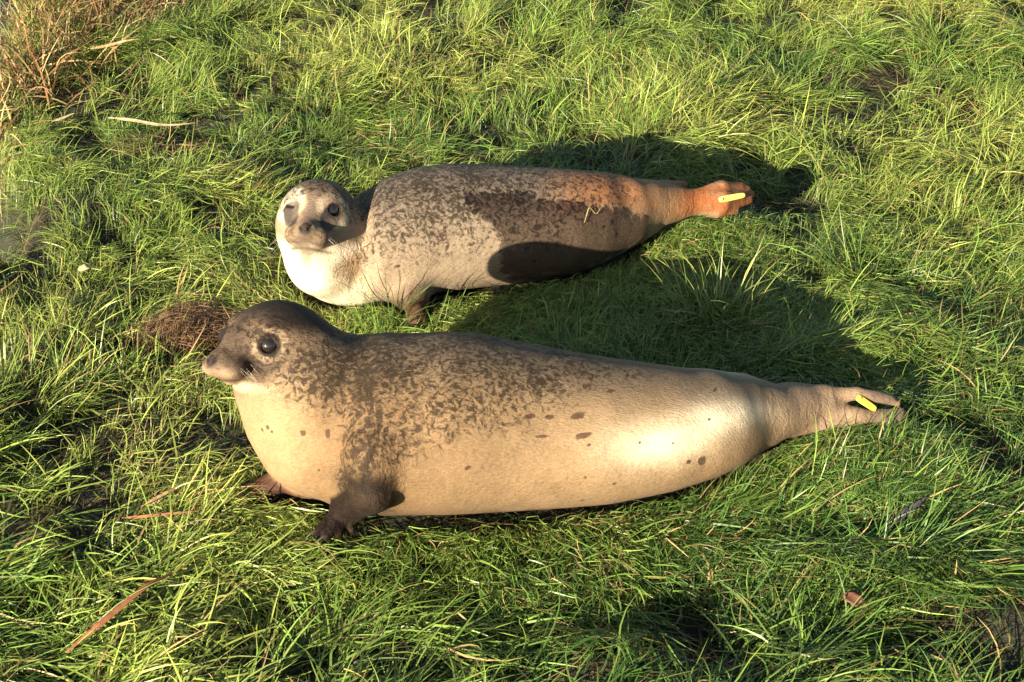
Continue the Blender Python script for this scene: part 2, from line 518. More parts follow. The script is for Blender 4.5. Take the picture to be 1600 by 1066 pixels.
SHUT = -1
def seal_rear():
    S = [(562, 318, 462), (600, 278, 470), (650, 262, 463), (700, 256, 456), (760, 257, 449), (850, 262, 440), (900, 265, 427, .012), (950, 271, 407, .028),
         (975, 282, 393, .038), (1000, 300, 381, .048), (1020, 325, 367, .055), (1032, 340, 357, .058)]
    st = [fit_station(*a) for a in S]
    tr = Trunk(st)
    P = []
    neck = [(at_y(590, 385, 3.20), .120), (at_y(545, 398, 3.16), .100), (at_y(512, 388, 3.12), .084), (at_y(497, 358, 3.10), .080), (at_y(500, 335, 3.12), .072)]
    P += chain(neck, .035)
    P += [Cone(at_y(515, 400, 3.12), at_y(548, 440, 3.14), .085, .070, .03)]
    R = frame((-.03, -math.cos(math.radians(21)), math.sin(math.radians(21))), math.radians(-5))
    c = at_y(496, 330, 3.13)
    hp, ei = head_prims(c, R, .98, shut=(SHUT,))
    P += hp
    P += [Cone(c + R @ np.array([.085, 0, -.050]), at_y(500, 412, 3.07), .034, .066, .025)]
    wrist = at_z(642, 462, .045)
    flip = [Cone(at_y(632, 425, 3.14), wrist, .045, .030, .05), Cone(wrist, at_z(654, 482, .035), .027, .021, .03)]
    tips = [at_z(628, 504, .02), at_z(640, 508, .02), at_z(652, 508, .02), at_z(664, 502, .02)]
    flip += digits(at_z(650, 486, .04), tips, .015, .007, .01)
    P += flip
    hs = [(at_z(1015, 319, 0.118), .044), (at_z(1047, 319, 0.106), .034), (at_z(1085, 316, 0.102), .031)]
    hind = chain([(at_z(940, 325, .125), .062), (at_z(982, 323, .128), .054)] + hs, .035)
    nt = []
    for (mx, my, mz), (ex, ey, ez) in [((1118, 300, 0.118), (1160, 289, 0.118)), ((1128, 296, 0.124), (1168, 294, 0.110)), ((1130, 310, 0.114), (1176, 303, 0.098)),
                                       ((1128, 320, 0.098), (1172, 314, 0.086)), ((1120, 327, 0.086), (1150, 330, 0.076))]:
        hind += chain([(hs[-1][0], .026), (at_z(mx, my, mz), .0205), (at_z(ex, ey, ez), .0075)], .0055)
        nt.append(at_z(ex, ey, ez))
    hind += [Cone(at_z(985, 296, 0.150), at_z(1068, 290, 0.125), .024, .011, .010)]
    P += hind
    return tr, P, dict(head=c, R=R, s=.98, flip=flip, far=[], hind=hind, eyes=ei, tips=tips, ftips=[], htips=nt)

def field_lookup(f, xs, ys, zs):
    def fn(p):
        i = np.clip(np.searchsorted(xs, p[:, 0]), 0, len(xs) - 1)
        j = np.clip(np.searchsorted(ys, p[:, 1]), 0, len(ys) - 1)
        k = np.clip(np.searchsorted(zs, p[:, 2]), 0, len(zs) - 1)
        out = (p[:, 0] < xs[0]) | (p[:, 0] > xs[-1]) | (p[:, 1] < ys[0]) | (p[:, 1] > ys[-1]) | (p[:, 2] > zs[-1])
        return np.where(out, 1.0, f[i, j, k])
    return fn

def prim_min(prims, V):
    d = np.full(len(V), 1.0)
    for p in prims:
        if p.op == 'add': d = np.minimum(d, p(V[:, 0], V[:, 1], V[:, 2]))
    return d

def lerp(a, b, t):
    t = np.asarray(t)[:, None]
    return a * (1 - t) + np.asarray(b) * t

LOOK = []
def finish(name, label, org, tr, P, info, xs, ys, zs, paint, tagspec, closed=()):
    f = build_field(tr, P, xs, ys, zs)
    V, Q = surface_nets(f, xs, ys, zs)
    LOOK.append(field_lookup(f, xs, ys, zs))
    bvh = BVHTree.FromPolygons(V.tolist(), Q.tolist())
    def surf(px, py):
        d = ray(px, py); d /= np.linalg.norm(d)
        h = bvh.ray_cast(Vector(EYE), Vector(d))
        return None if h[0] is None else (np.array(h[0]), np.array(h[1]))
    org = np.array(org)
    root = bpy.data.objects.new(name, None); C.objects.link(root)
    root.location = org; root.empty_display_size = .1
    tag(root, label, 'seal', 'seals lying on the grass')
    attrs = paint(V, tr, info, surf)
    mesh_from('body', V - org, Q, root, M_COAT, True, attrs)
    R, c, s = info['R'], info['head'], info['s']
    g = lambda x, y, z: c + R @ (np.array([x, y, z]) * s)
    for q in (1, -1):
        if q in closed: continue
        ctr, o = info['eyes'][q]
        ev, ef = uv_ball(ctr - org, (.0176 if not closed else .0190) * s, 32, 20)
        mesh_from('eye', ev, ef, root, M_EYE)
    rng = np.random.default_rng(5)
    for q in (1, -1):
        vs, fs = [], []; o = 0
        for i in range(11):
            a0 = g(.132 - .012 * (i % 4), q * (.034 + .004 * (i % 3)), -.036 - .007 * (i // 5))
            d = R @ np.array([.15 + rng.uniform(-.25, .3), q * 1.0, -.65 + rng.uniform(-.25, .25)]); d /= np.linalg.norm(d)
            L = rng.uniform(.025, .055) * s
            pts = [a0 + d * L * t + R @ np.array([-.35, 0, -.25]) * L * t * t for t in np.linspace(0, 1, 6)]
            v, ff = tube(np.array(pts) - org, [.00032 * (1 - .7 * t) for t in np.linspace(0, 1, 6)], 4)
            vs.append(v); fs.append(ff + o); o += len(v)
        mesh_from('whiskers', np.concatenate(vs), np.concatenate(fs), root, M_WHISK)
    # claws
    for t in list(info['tips']) + list(info['ftips']):
        base = info['palm'] if 'palm' in info else None
        d = np.asarray(info['clawdir'], float); d /= np.linalg.norm(d)
        pts = [t + np.array([0, 0, .004]) + d * u * .02 + np.array([0, 0, -.007]) * u * u for u in np.linspace(0, 1, 5)]
        v, ff = tube(np.array(pts) - org, [.0032, .003, .0025, .0017, .0006], 6)
        mesh_from('claw', v, ff, root, M_CLAW)
    # tag through the hind flipper web
    p0, p1, w, m, lift = tagspec
    a = surf(*p0); b = surf(*p1)
    a, na = a; b, nb = b
    nrm = na + nb + np.array([0, -.4, .5]); nrm /= np.linalg.norm(nrm)
    ax = b - a; L = np.linalg.norm(ax); ax /= L
    nrm = nrm - ax * (nrm @ ax); nrm /= np.linalg.norm(nrm)
    sd = np.cross(ax, nrm)
    T = np.stack([ax, sd, nrm], 1)
    v, ff = tag_mesh(L, w)
    mesh_from('flipper_tag', (T @ v.T).T + (a + b) / 2 + nrm * lift - org, ff, root, m)
    v, ff = uv_ball(np.zeros(3), w * .26)
    v[:, 2] *= .5
    mesh_from('tag_stud', (T @ v.T).T + a + ax * w * .5 + nrm * (lift + .003) - org, ff, root, m)
    return root

def uv_ball(c, r, nu=24, nv=14):
    V = []
    for i in range(nv + 1):
        th = math.pi * i / nv
        for j in range(nu):
            ph = 2 * math.pi * j / nu
            V.append((math.sin(th) * math.cos(ph), math.sin(th) * math.sin(ph), math.cos(th)))
    V = np.array(V) * r + c
    F = [(i * nu + j, (i + 1) * nu + j, (i + 1) * nu + (j + 1) % nu, i * nu + (j + 1) % nu) for i in range(nv) for j in range(nu)]
    return V, np.array(F)

def tube(pts, rad, n=6):
    pts = np.asarray(pts, float); m = len(pts)
    V = []
    up = np.array([0.13, .2, 1.0])
    for i in range(m):
        t = pts[min(i + 1, m - 1)] - pts[max(i - 1, 0)]; t /= np.linalg.norm(t) + 1e-12
        a = np.cross(t, up); a /= np.linalg.norm(a) + 1e-9; b = np.cross(a, t)
        for j in range(n):
            ph = 2 * math.pi * j / n
            V.append(pts[i] + rad[i] * (a * math.cos(ph) + b * math.sin(ph)))
    F = [(i * n + j, i * n + (j + 1) % n, (i + 1) * n + (j + 1) % n, (i + 1) * n + j) for i in range(m - 1) for j in range(n)]
    return np.array(V), np.array(F)

def lid_ring(R, c, outd, r, close):
    """band of skin round the eyeball; close=1 leaves only a slit"""
    o = outd / np.linalg.norm(outd)
    f = R[:, 0] - o * (R[:, 0] @ o); f /= np.linalg.norm(f)
    u = np.cross(o, f)
    if u @ R[:, 2] < 0: u = -u
    V = []; n = 28; m = 7
    for j in range(n):
        ph = 2 * math.pi * j / n
        cx, cy = math.cos(ph), math.sin(ph)
        # opening, an almond in (f,u) coordinates
        ox = .86 * cx; oy = (.74 if close < .9 else .16) * cy - (0 if close < .9 else .12)
        for i in range(m):
            t = i / (m - 1)
            # from the opening edge out to beyond the ball's rim
            x = ox + (1.12 * cx - ox) * t; y = oy + (1.12 * cy - oy) * t
            rr = min(.98, math.hypot(x, y) / 1.16)
            h = math.sqrt(max(0, 1 - rr * rr)) * 1.10 + (.02 if i else -.05)
            V.append(c + r * (f * x + u * y + o * (h * .98)))
    F = [(j * m + i, ((j + 1) % n) * m + i, ((j + 1) % n) * m + i + 1, j * m + i + 1) for j in range(n) for i in range(m - 1)]
    return np.array(V), np.array(F)

def tag_mesh(L, w):
    """rounded flat plastic tag, tapering to one end"""
    n = 24; ring = []
    for j in range(n):
        ph = 2 * math.pi * (j + .5) / n
        x = math.copysign(abs(math.cos(ph)) ** .45, math.cos(ph)) * L / 2
        y = math.copysign(abs(math.sin(ph)) ** .45, math.sin(ph)) * w / 2 * (1 - .22 * (x / L))
        ring.append((x, y))
    V = []; hs = [(-.0016, .93), (-.0010, 1.0), (.0010, 1.0), (.0016, .93)]
    for z, s in hs: V += [(x * s, y * s, z) for x, y in ring]
    F = [(k * n + j, k * n + (j + 1) % n, (k + 1) * n + (j + 1) % n, (k + 1) * n + j) for k in range(3) for j in range(n)]
    for k in (0, 3):
        for j in range(n // 2 - 1):
            F.append((k * n + j, k * n + j + 1, k * n + n - 2 - j, k * n + n - 1 - j))
    return np.array(V), np.array(F)

def spots_field(V, surf, lst):
    """each mark: (px, py, half length, half width in m, slant in degrees) laid on the skin in 3-D"""
    out = np.zeros(len(V))
    for px, py, a, b, rot in lst:
        h = surf(px, py)
        if h is None: continue
        p, n = h
        t = np.cross([0, 0, 1.0], n); t /= np.linalg.norm(t) + 1e-9
        if t[0] < 0: t = -t
        u = np.cross(n, t)
        if u[2] < 0: u = -u
        cr, sr = math.cos(math.radians(rot)), math.sin(math.radians(rot))
        d = V - p
        x = d @ t; y = d @ u; w = d @ n
        xr = x * cr + y * sr; yr = -x * sr + y * cr
        r = np.sqrt((xr / a) ** 2 + (yr / b) ** 2 + (w / (a * 1.2)) ** 2)
        out = np.maximum(out, np.clip(1 - .5 * r, 0, 1))
    return out

def around(V, tr):
    cy, cz, a, b = tr.sec(V[:, 0])
    return np.degrees(np.arctan2((V[:, 2] - cz) / b, np.abs(V[:, 1] - cy) / a))   # 90 on the back, 0 at the side, negative below

def paint_front(V, tr, I, surf):
    x = V[:, 0]; ang = around(V, tr)
    nz = Noise2(3)
    cream = np.array([.205, .142, .080]); tan = np.array([.160, .102, .052]); pale = np.array([.62, .54, .39]); grey = np.array([.135, .105, .072])
    col = np.tile(cream, (len(V), 1))
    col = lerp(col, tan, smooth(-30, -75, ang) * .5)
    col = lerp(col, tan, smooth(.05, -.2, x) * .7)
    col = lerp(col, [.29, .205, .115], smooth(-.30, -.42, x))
    pb = np.exp(-((x - .385) / .085) ** 2 - ((ang - 50 - (x - .36) * 120) / 22) ** 2) + .6 * np.exp(-((x - .25) / .09) ** 2 - ((ang - 24) / 20) ** 2)  # rump highlight and its streak, painted pale into the coat
    col = lerp(col, pale, np.clip(pb * 1.15 * (.72 + .56 * nz.fbm(x * 22, V[:, 2] * 60 + V[:, 1] * 20, 3)), 0, 1))
    col = lerp(col, cream * .8, np.exp(-((x + .08) / .10) ** 2 - ((ang + 20) / 35) ** 2) * .5)
    col = lerp(col, grey, smooth(40, 85, ang) * .8)
    # saddle of dense dark mottling
    lo = np.interp(x, [-.5, -.3, -.2, -.1, .05, .15, .3, .5], [20, 0, -5, 15, 30, 55, 75, 85])
    D = smooth(lo - 12, lo + 40, ang)
    D *= np.interp(x, [-.5, -.3, -.1, .1, .2, .35, .5], [.85, .76, .68, .60, .44, .2, .12])
    D *= .85 + .5 * (nz.fbm(x * 14, V[:, 2] * 14 + V[:, 1] * 8, 2) - .5)
    D = np.maximum(D, .80 * smooth(-.20, -.30, x) * smooth(60, 85, ang))
    # head coordinates
    L = ((V - I['head']) @ I['R']) / I['s']
    hx, hy, hz = L.T
    on_head = smooth(-.06, -.02, hx) * smooth(.13, .10, np.sqrt(hx ** 2 * .35 + hy ** 2 + hz ** 2))
    neck = smooth(-.20, -.30, x) * (1 - on_head)
    # nape and shoulder follow height on the neck
    Dn = smooth(.20, .30, V[:, 2] + .35 * (x + .35))
    D = D * (1 - neck) + neck * Dn * .66
    # streak running down to the near flipper
    st = np.exp(-(np.abs(x + .247 + .03 * (nz(x * 40, V[:, 2] * 25) - .5)) / .044) ** 3) * (V[:, 1] < 2.36) * smooth(.02, .10, V[:, 2])
    D = np.maximum(D, st * .84)
    col = lerp(col, [.030, .021, .015], st * smooth(.17, .10, V[:, 2]) * .8)
    D *= (1 - on_head)
    # head paint
    capd = smooth(-.006, .022, hz - .10 * hx + .35 * np.maximum(0, -hx)) * smooth(.10, .06, hx)
    hcol = np.tile(np.array([.15, .105, .066]), (len(V), 1))
    hcol = lerp(hcol, [.22, .155, .095], smooth(-.060, -.072, hz))
    hcol = lerp(hcol, [.36, .29, .20], smooth(-.068, -.076, hz) * smooth(.07, .09, hx) * smooth(-.095, -.085, hz))
    hcol = lerp(hcol, [.012, .010, .009], capd * .94 * smooth(.11, .02, hx))
    pad = 1.35 * np.exp(-((hx - .110) / .034) ** 2 - ((np.abs(hy) - .046) / .035) ** 2 - ((hz + .036) / .021) ** 2)
    lines = .5 + .5 * np.sin((hz * .8 + hx * .35) * 900)
    hcol = lerp(hcol, [.13, .095, .064], smooth(.07, .10, hx) * smooth(-.06, -.045, hz))
    hcol = lerp(hcol, [.040, .028, .020], np.clip(pad * 1.3, 0, 1) * (.65 + .35 * lines))
    hcol = lerp(hcol, [.21, .15, .105], np.exp(-((hx - .160) / .016) ** 2 - ((hz + .044) / .012) ** 2))
    hcol = lerp(hcol, [.045, .032, .024], np.exp(-((hz + .0645) / .0028) ** 2) * smooth(.07, .09, hx) * .8)
    hcol = lerp(hcol, [.06, .042, .03], smooth(.60, .75, nz(V[:, 0] * 200, V[:, 2] * 200 + V[:, 1] * 90)) * smooth(.08, .11, hx) * smooth(-.066, -.056, hz) * .6)
    hcol = lerp(hcol, [.030, .022, .018], np.exp(-((hx - .085) / .03) ** 2 - (hy / .014) ** 2) * smooth(-.02, .0, hz) * .6)
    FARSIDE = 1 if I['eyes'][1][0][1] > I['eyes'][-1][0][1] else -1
    for q in (1, -1):
        r = np.linalg.norm(V - I['eyes'][q][0] - I['eyes'][q][1] * .012, axis=1)
        hcol = lerp(hcol, [.44, .33, .21], smooth(.036, .028, r + .010 * (nz(V[:, 0] * 70, V[:, 2] * 70) - .5)) * smooth(.018, .022, r) * (.30 + .7 * nz(V[:, 0] * 45 + 9, V[:, 2] * 45)) * (.65 + .35 * smooth(.01, -.02, (V - I['eyes'][q][0]) @ I['R'][:, 0])))
        if q == FARSIDE: hcol = lerp(hcol, [.018, .017, .020], smooth(.042, .032, r))  # shaded side of the face painted dark round the far eye
        hcol = lerp(hcol, [.03, .021, .017], smooth(.0225, .019, r))
        r2 = np.sqrt((hx - .02) ** 2 + (hy - q * .06) ** 2 + (hz + .004) ** 2)
        hcol = lerp(hcol, [.25, .18, .11], smooth(.030, .022, r2) * smooth(.014, .019, r2) * .6)
        r3 = np.sqrt((hx + .012) ** 2 + (hy - q * .066) ** 2 + (hz + .012) ** 2)
        hcol = lerp(hcol, [.03, .02, .016], smooth(.008, .005, r3))
    hcol = lerp(hcol, [.03, .024, .022], smooth(.016, .008, np.sqrt((hx - .156) ** 2 + hy ** 2 + (hz + .026) ** 2)))
    hcol = lerp(hcol, [.24, .17, .11], smooth(.136, .150, hx) * smooth(-.036, -.046, hz))
    col = col * (1 - on_head[:, None]) + hcol * on_head[:, None]
    D = D + on_head * (.40 + .25 * (nz(V[:, 0] * 30, V[:, 2] * 30) - .5)) * smooth(.125, .09, hx) * smooth(-.066, -.05, hz)
    # flippers
    brown = np.array([.014, .009, .007])
    col = lerp(col, brown, smooth(.014, .001, prim_min(I['flip'], V)) * smooth(.215, .15, V[:, 2] + .05 * (nz.fbm(x * 50, V[:, 2] * 50, 2) - .5)))
    D *= 1 - smooth(.012, .0, prim_min(I['flip'], V)) * .5
    col = lerp(col, [.06, .030, .020], smooth(.02, .002, prim_min(I['far'], V)) * smooth(2.30, 2.34, V[:, 1] + .3 * (V[:, 0] < -.33)) * smooth(-.31, -.34, V[:, 0]))
    hd = smooth(.40, .60, x)
    col = lerp(col, [.21, .15, .10], hd)
    col = lerp(col, [.085, .068, .055], smooth(.64, .68, x) * smooth(.034, .05, V[:, 2]) * (.4 + .6 * nz(x * 60, V[:, 1] * 60)))
    D *= 1 - hd * .6
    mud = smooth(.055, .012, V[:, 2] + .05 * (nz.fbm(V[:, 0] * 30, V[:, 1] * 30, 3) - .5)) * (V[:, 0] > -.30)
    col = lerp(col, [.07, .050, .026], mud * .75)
    sp = spots_field(V, surf, [(418, 564, .004, .003, 0), (435, 567, .0045, .0028, 20), (466, 548, .003, .004, 0), (508, 614, .007, .004, 10), (506, 652, .003, .002, 0), (474, 677, .0055, .006, 30), (512, 678, .0045, .010, 10),
        (828, 651, .010, .005, 5), (858, 652, .008, .005, 0), (902, 650, .013, .006, 12), (880, 612, .009, .004, 20), (917, 604, .011, .005, 20),
        (955, 611, .008, .004, -10), (910, 681, .016, .005, 3), (848, 682, .011, .003, -5), (920, 695, .004, .003, 0), (731, 731, .006, .004, 20),
        (652, 674, .006, .004, 0), (1118, 608, .008, .003, 5), (418, 668, .004, .004, 0), (410, 672, .004, .003, 0), (1076, 722, .005, .004, 0),
        (1108, 656, .003, .003, 0), (1000, 692, .003, .003, 0), (960, 756, .004, .003, 0), (425, 735 - 60, .003, .003, 0), (498, 735, .003, .003, 0),
        (1097, 720, .008, .010, 0), (980, 587, .008, .003, 10), (1052, 693, .003, .002, 0), (915, 746, .004, .002, 0), (910, 782, .006, .002, 0)])
    fold = np.maximum(smooth(.05, .0, prim_min(I['flip'], V)) * .9, np.exp(-((x + .33) / .05) ** 2) * .35 * smooth(.02, .08, V[:, 2]))
    fold = np.maximum(fold, smooth(.38, .46, x) * .6)
    return dict(coat=col, dark=D, spot=sp, wet=np.zeros(len(V)), fold=fold)

def paint_rear(V, tr, I, surf):
    nq = Noise2(8)
    x = V[:, 0]; ang = around(V, tr)
    cream = np.array([.235, .185, .128]); pale = np.array([.60, .52, .38]); grey = np.array([.135, .114, .092]); rust = np.array([.30, .13, .05])
    col = np.tile(cream, (len(V), 1))
    col = lerp(col, grey, smooth(10, 75, ang) * .75)
    D = smooth(-25, 55, ang) * np.interp(x, [-.45, -.2, 0, .15, .35], [.52, .56, .50, .40, .12]) + .05
    col = lerp(col, rust, smooth(.02, .20, x) * smooth(20, 60, ang) * .8)
    L = ((V - I['head']) @ I['R']) / I['s']
    hx, hy, hz = L.T
    on_head = smooth(-.05, -.01, hx) * smooth(.14, .11, np.sqrt(hx ** 2 * .35 + hy ** 2 + hz ** 2))
    throat = smooth(-.36, -.40, x) * smooth(.24, .16, V[:, 2])
    thr2 = smooth(-.27, -.36, x) * smooth(.14, .06, V[:, 2])
    fr = np.maximum(throat, thr2)
    col = lerp(col, pale, fr); D *= 1 - fr
    # wet rusty fold behind the jaw
    rr = np.exp(-((x + .335) / .02) ** 2) * smooth(.06, .12, V[:, 2]) * smooth(.22, .16, V[:, 2])
    col = lerp(col, [.33, .19, .09], rr * .6)
    cap = smooth(.004, .030, hz) * smooth(.09, .055, hx)
    hcol = np.tile(np.array([.27, .20, .13]), (len(V), 1))
    hcol = lerp(hcol, [.58, .50, .36], smooth(-.046, -.070, hz + .010 * (nq(V[:, 0] * 150, V[:, 1] * 150) - .5)))
    hcol = lerp(hcol, [.085, .062, .044], cap * (.5 + .6 * nq(V[:, 0] * 60, V[:, 2] * 60 + V[:, 1] * 30)).clip(0, 1))
    hcol = lerp(hcol, [.20, .145, .095], smooth(.095, .12, hx) * smooth(-.068, -.048, hz + .012 * (nq(V[:, 0] * 130, V[:, 1] * 130) - .5)) * (.5 + .6 * nq(V[:, 0] * 110, V[:, 2] * 110)).clip(0, 1))
    hcol = lerp(hcol, [.060, .040, .028], np.exp(-((hz + .040) / .012) ** 2 - (hy / .012) ** 2) * smooth(.13, .15, hx) * .8)
    hcol = lerp(hcol, [.30, .235, .16], np.exp(-((hx - .10) / .035) ** 2 - (hy / .034) ** 2 - ((hz + .074) / .012) ** 2) * .8)
    hcol = lerp(hcol, [.05, .035, .028], np.exp(-((hz + .066 + .25 * np.maximum(0, .14 - hx)) / .0028) ** 2) * smooth(.085, .10, hx) * .75)
    hcol = lerp(hcol, [.07, .045, .03], smooth(.62, .75, nq(V[:, 1] * 210, V[:, 2] * 210 + x * 90)) * smooth(.10, .125, hx) * smooth(-.066, -.058, hz) * .7)
    hcol = lerp(hcol, [.10, .07, .05], np.exp(-((hz + .054) / .008) ** 2 - ((np.abs(hy) - .026) / .018) ** 2) * smooth(.11, .13, hx) * .8)
    hcol = lerp(hcol, [.16, .12, .09], smooth(.018, .006, np.abs(hy)) * smooth(.03, .06, hx) * .6)
    hcol = lerp(hcol, [.10, .08, .06], smooth(.02, -.02, hx) * .7 * smooth(-.03, 0, hz))
    for q in (1, -1):
        r = np.linalg.norm(V - I['eyes'][q][0] - I['eyes'][q][1] * .012, axis=1)
        hcol = lerp(hcol, [.50, .41, .28], smooth(.044, .034, r) * smooth(.022, .030, r) * (.25 + .8 * nq(V[:, 0] * 50 + 5, V[:, 2] * 50)).clip(0, 1))
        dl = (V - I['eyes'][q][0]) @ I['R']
        socket_shade = np.sqrt(((dl[:, 2] + .009) / .026) ** 2 + ((dl[:, 1] - q * .005) / .020) ** 2)  # shade of eye socket and muzzle, painted into the coat as a drop shape
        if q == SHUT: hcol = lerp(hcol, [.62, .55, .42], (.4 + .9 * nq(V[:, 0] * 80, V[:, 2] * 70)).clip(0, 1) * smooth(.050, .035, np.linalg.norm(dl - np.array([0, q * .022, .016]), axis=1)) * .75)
        hcol = lerp(hcol, [.024, .023, .025], (.75 + .5 * nq(V[:, 0] * 60 + 3, V[:, 2] * 80)).clip(0, 1) * smooth(1.12, .84, socket_shade + .45 * (nq(V[:, 0] * 90, V[:, 2] * 90) - .5)) * smooth(.0, .03, hx) * .9)
        hcol = lerp(hcol, [.03, .022, .018], smooth(.0185, .016, r) * (0 if q == SHUT else 1))
        if q == SHUT:
            o_ = I['eyes'][q][1]; tp = I['eyes'][q][0] + o_ * .0172; dd = V - tp; u_ = dd @ I['R'][:, 2]
            hcol = lerp(hcol, [.012, .009, .008], smooth(.0050, .0022, np.abs(u_ + .002)) * smooth(.018, .013, np.linalg.norm(dd, axis=1)))
    hcol = lerp(hcol, [.04, .03, .026], smooth(.018, .010, np.sqrt((hx - .156) ** 2 + hy ** 2 + (hz + .024) ** 2)))
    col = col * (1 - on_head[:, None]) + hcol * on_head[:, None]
    D = D * (1 - on_head) + on_head * .42 * smooth(.10, .06, hx) * smooth(-.03, .0, hz)
    fl = smooth(.025, .002, prim_min(I['flip'], V)) * smooth(.15, .08, V[:, 2])
    col = lerp(col, [.065, .036, .022], fl * (.75 + .4 * nq(V[:, 0] * 80, V[:, 2] * 40))); D *= 1 - fl
    hd = smooth(.22, .42, x)
    col = lerp(col, [.24, .155, .085], hd)
    col = lerp(col, [.23, .080, .028], np.maximum(smooth(.475, .495, x + .01 * nq(V[:, 1] * 60, V[:, 2] * 60)), smooth(.34, .42, x) * smooth(.080, .10, V[:, 2])) * .92)
    col = lerp(col, [.20, .13, .08], smooth(.48, .70, nq.fbm(x * 25, V[:, 1] * 160 + V[:, 2] * 120, 3)) * smooth(.42, .47, x) * .8)
    col = lerp(col, [.05, .022, .014], smooth(.60, .54, x) * smooth(.555, .585, x) * .7)
    col = lerp(col, [.11, .035, .018], smooth(.50, .52, x) * smooth(.56, .53, x) * smooth(.62, .8, nq(V[:, 0] * 70, V[:, 1] * 70)))
    D *= 1 - hd
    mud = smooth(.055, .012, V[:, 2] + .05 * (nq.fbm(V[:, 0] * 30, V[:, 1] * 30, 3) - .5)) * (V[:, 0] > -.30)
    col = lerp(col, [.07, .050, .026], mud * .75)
    sp = spots_field(V, surf, [(583, 393, .005, .008, 20), (690, 368, .006, .007, 0), (692, 375, .005, .003, 0), (684, 381, .004, .003, 0), (683, 370, .004, .004, 0),
        (586, 374, .003, .004, 0), (622, 416, .007, .004, 0), (596, 335, .004, .006, 0), (700, 385, .004, .003, 0), (540, 421, .004, .002, 0), (684, 389, .003, .002, 0),
        (957, 347, .006, .006, 0), (944, 354, .005, .004, 0), (963, 367, .004, .008, 0), (838, 355, .009, .008, 0), (870, 354, .006, .004, 0), (838, 369, .004, .003, 0),
        (768, 284, .006, .003, 0), (693, 310, .005, .003, 0), (655, 286, .005, .003, 0), (835, 408, .005, .004, 0), (740, 408, .004, .002, 0), (800, 425, .003, .003, 0)])
    # soaked patch along the near flank
    wet = np.zeros(len(V))
    soaked = [(px, py, .030) for px in range(740, 1016, 14) for py in range(300, 446, 12)
              if np.interp(px, [735, 800, 905, 960, 1000, 1015], [308, 308, 322, 334, 338, 348]) < py < np.interp(px, [735, 765, 785, 800, 1015], [318, 338, 352, 450, 450])]
    for px, py, r in soaked:
        h = surf(px, py)
        if h is None: continue
        wet = np.maximum(wet, np.clip(1 - .5 * np.linalg.norm((V - h[0]) * [1, 1, 1.25], axis=1) / (r * .72), 0, 1))
    fold = np.maximum(np.exp(-((x + .325) / .045) ** 2), smooth(.28, .36, x) * .7)
    return dict(coat=col, dark=D, spot=sp, wet=wet, fold=fold)

tr, P, info = seal_front()
info['clawdir'] = (-.85, -.45, -.1)
finish('harbour_seal', 'larger tan seal in front with raised head in profile and dark mottled back', (0, 2.43, 0), tr, P, info,
       axes([(-.60, -.30, .0028), (-.30, .78, .0045)]), axes([(2.12, 2.76, .0038)]), axes([(-.03, .14, .0036), (.14, .42, .0030)]),
       paint_front, ((1336, 621), (1366, 641), .013, M_TAG, .006))
print('front', time.time() - T0)
tr, P, info = seal_rear()
info['clawdir'] = (-.1, -.95, -.1)
finish('harbour_seal', 'smaller seal behind facing the viewer, one eye shut, white throat and rusty orange hind flippers', (0, 3.25, 0), tr, P, info,
       axes([(-.52, -.28, .0030), (-.28, .62, .0045)]), axes([(2.90, 3.70, .0042)]), axes([(-.03, .14, .0038), (.14, .40, .0032)]),
       paint_rear, ((1117, 314), (1158, 306), .014, M_TAGPALE, .0165), closed=(SHUT,))
print('rear', time.time() - T0)

# ------------------------------------------------------------------ ground
nA, nB, nC, nD, nE = Noise2(11), Noise2(12), Noise2(13), Noise2(14), Noise2(15)
def near_seal(x, y):
    d1 = np.hypot((x - .05) / .85, (y - 2.47) / .32)
    d2 = np.hypot((x - .05) / .75, (y - 3.28) / .32)
    return np.maximum(smooth(1.5, .8, d1), smooth(1.5, .8, d2))
def ditch(x, y):
    """0 on the bank, 1 in the ditch on the left"""
    edge = np.interp(y, [0, 2.9, 3.15, 3.3, 3.55, 3.8, 4.2, 4.8, 5.4, 9, 200], [-1.75, -1.40, -1.22, -1.12, -1.15, -1.30, -1.44, -1.52, -1.55, -1.9, -2.5])
    edge = edge + .06 * (nE(x * 2, y * 5) - .5)
    return smooth(edge + .02, edge - .16, x) * smooth(-60, -30, x)
def ground_h(x, y):
    h = .125 * (nA.fbm(x * 1.7 + 5, y * 1.7 + 3, 2) - .5) + .072 * (nB.fbm(x * 6, y * 6, 2) - .5)
    h = h * (1 - .85 * near_seal(x, y)) - .004
    # a shallow dip in front on the right
    h = h - .035 * np.exp(-((x - .25) / .35) ** 2 - ((y - 2.06) / .10) ** 2) - .05 * np.exp(-((x - .62) / .12) ** 2 - ((y - 2.28) / .05) ** 2)
    h = h + .034 * np.exp(-((x - .64) / .22) ** 2 - ((y - 2.56) / .16) ** 2) + .040 * np.exp(-((x - .46) / .16) ** 2 - ((y - 3.46) / .15) ** 2)
    return h - .30 * ditch(x, y)
def grow(a, b, st, far):
    mid = list(np.arange(a, b + 1e-6, st)); g = st; lo = [a]; hi = [b]
    while lo[-1] > a - far: g *= 1.25; lo.append(lo[-1] - g)
    while len(hi) < len(lo): hi.append(hi[-1] + (lo[len(hi) - 1] - lo[len(hi)]))
    return np.array(lo[:0:-1] + mid + hi[1:])
gx = grow(-3.2, 3.2, .025, 180); gy = grow(.6, 7.4, .025, 180)
GX, GY = np.meshgrid(gx, gy, indexing='ij')
GZ = ground_h(GX, GY)
nx, ny = GX.shape
ii = np.arange(nx * ny).reshape(nx, ny)
Fg = np.stack([ii[:-1, :-1].ravel(), ii[1:, :-1].ravel(), ii[1:, 1:].ravel(), ii[:-1, 1:].ravel()], 1)
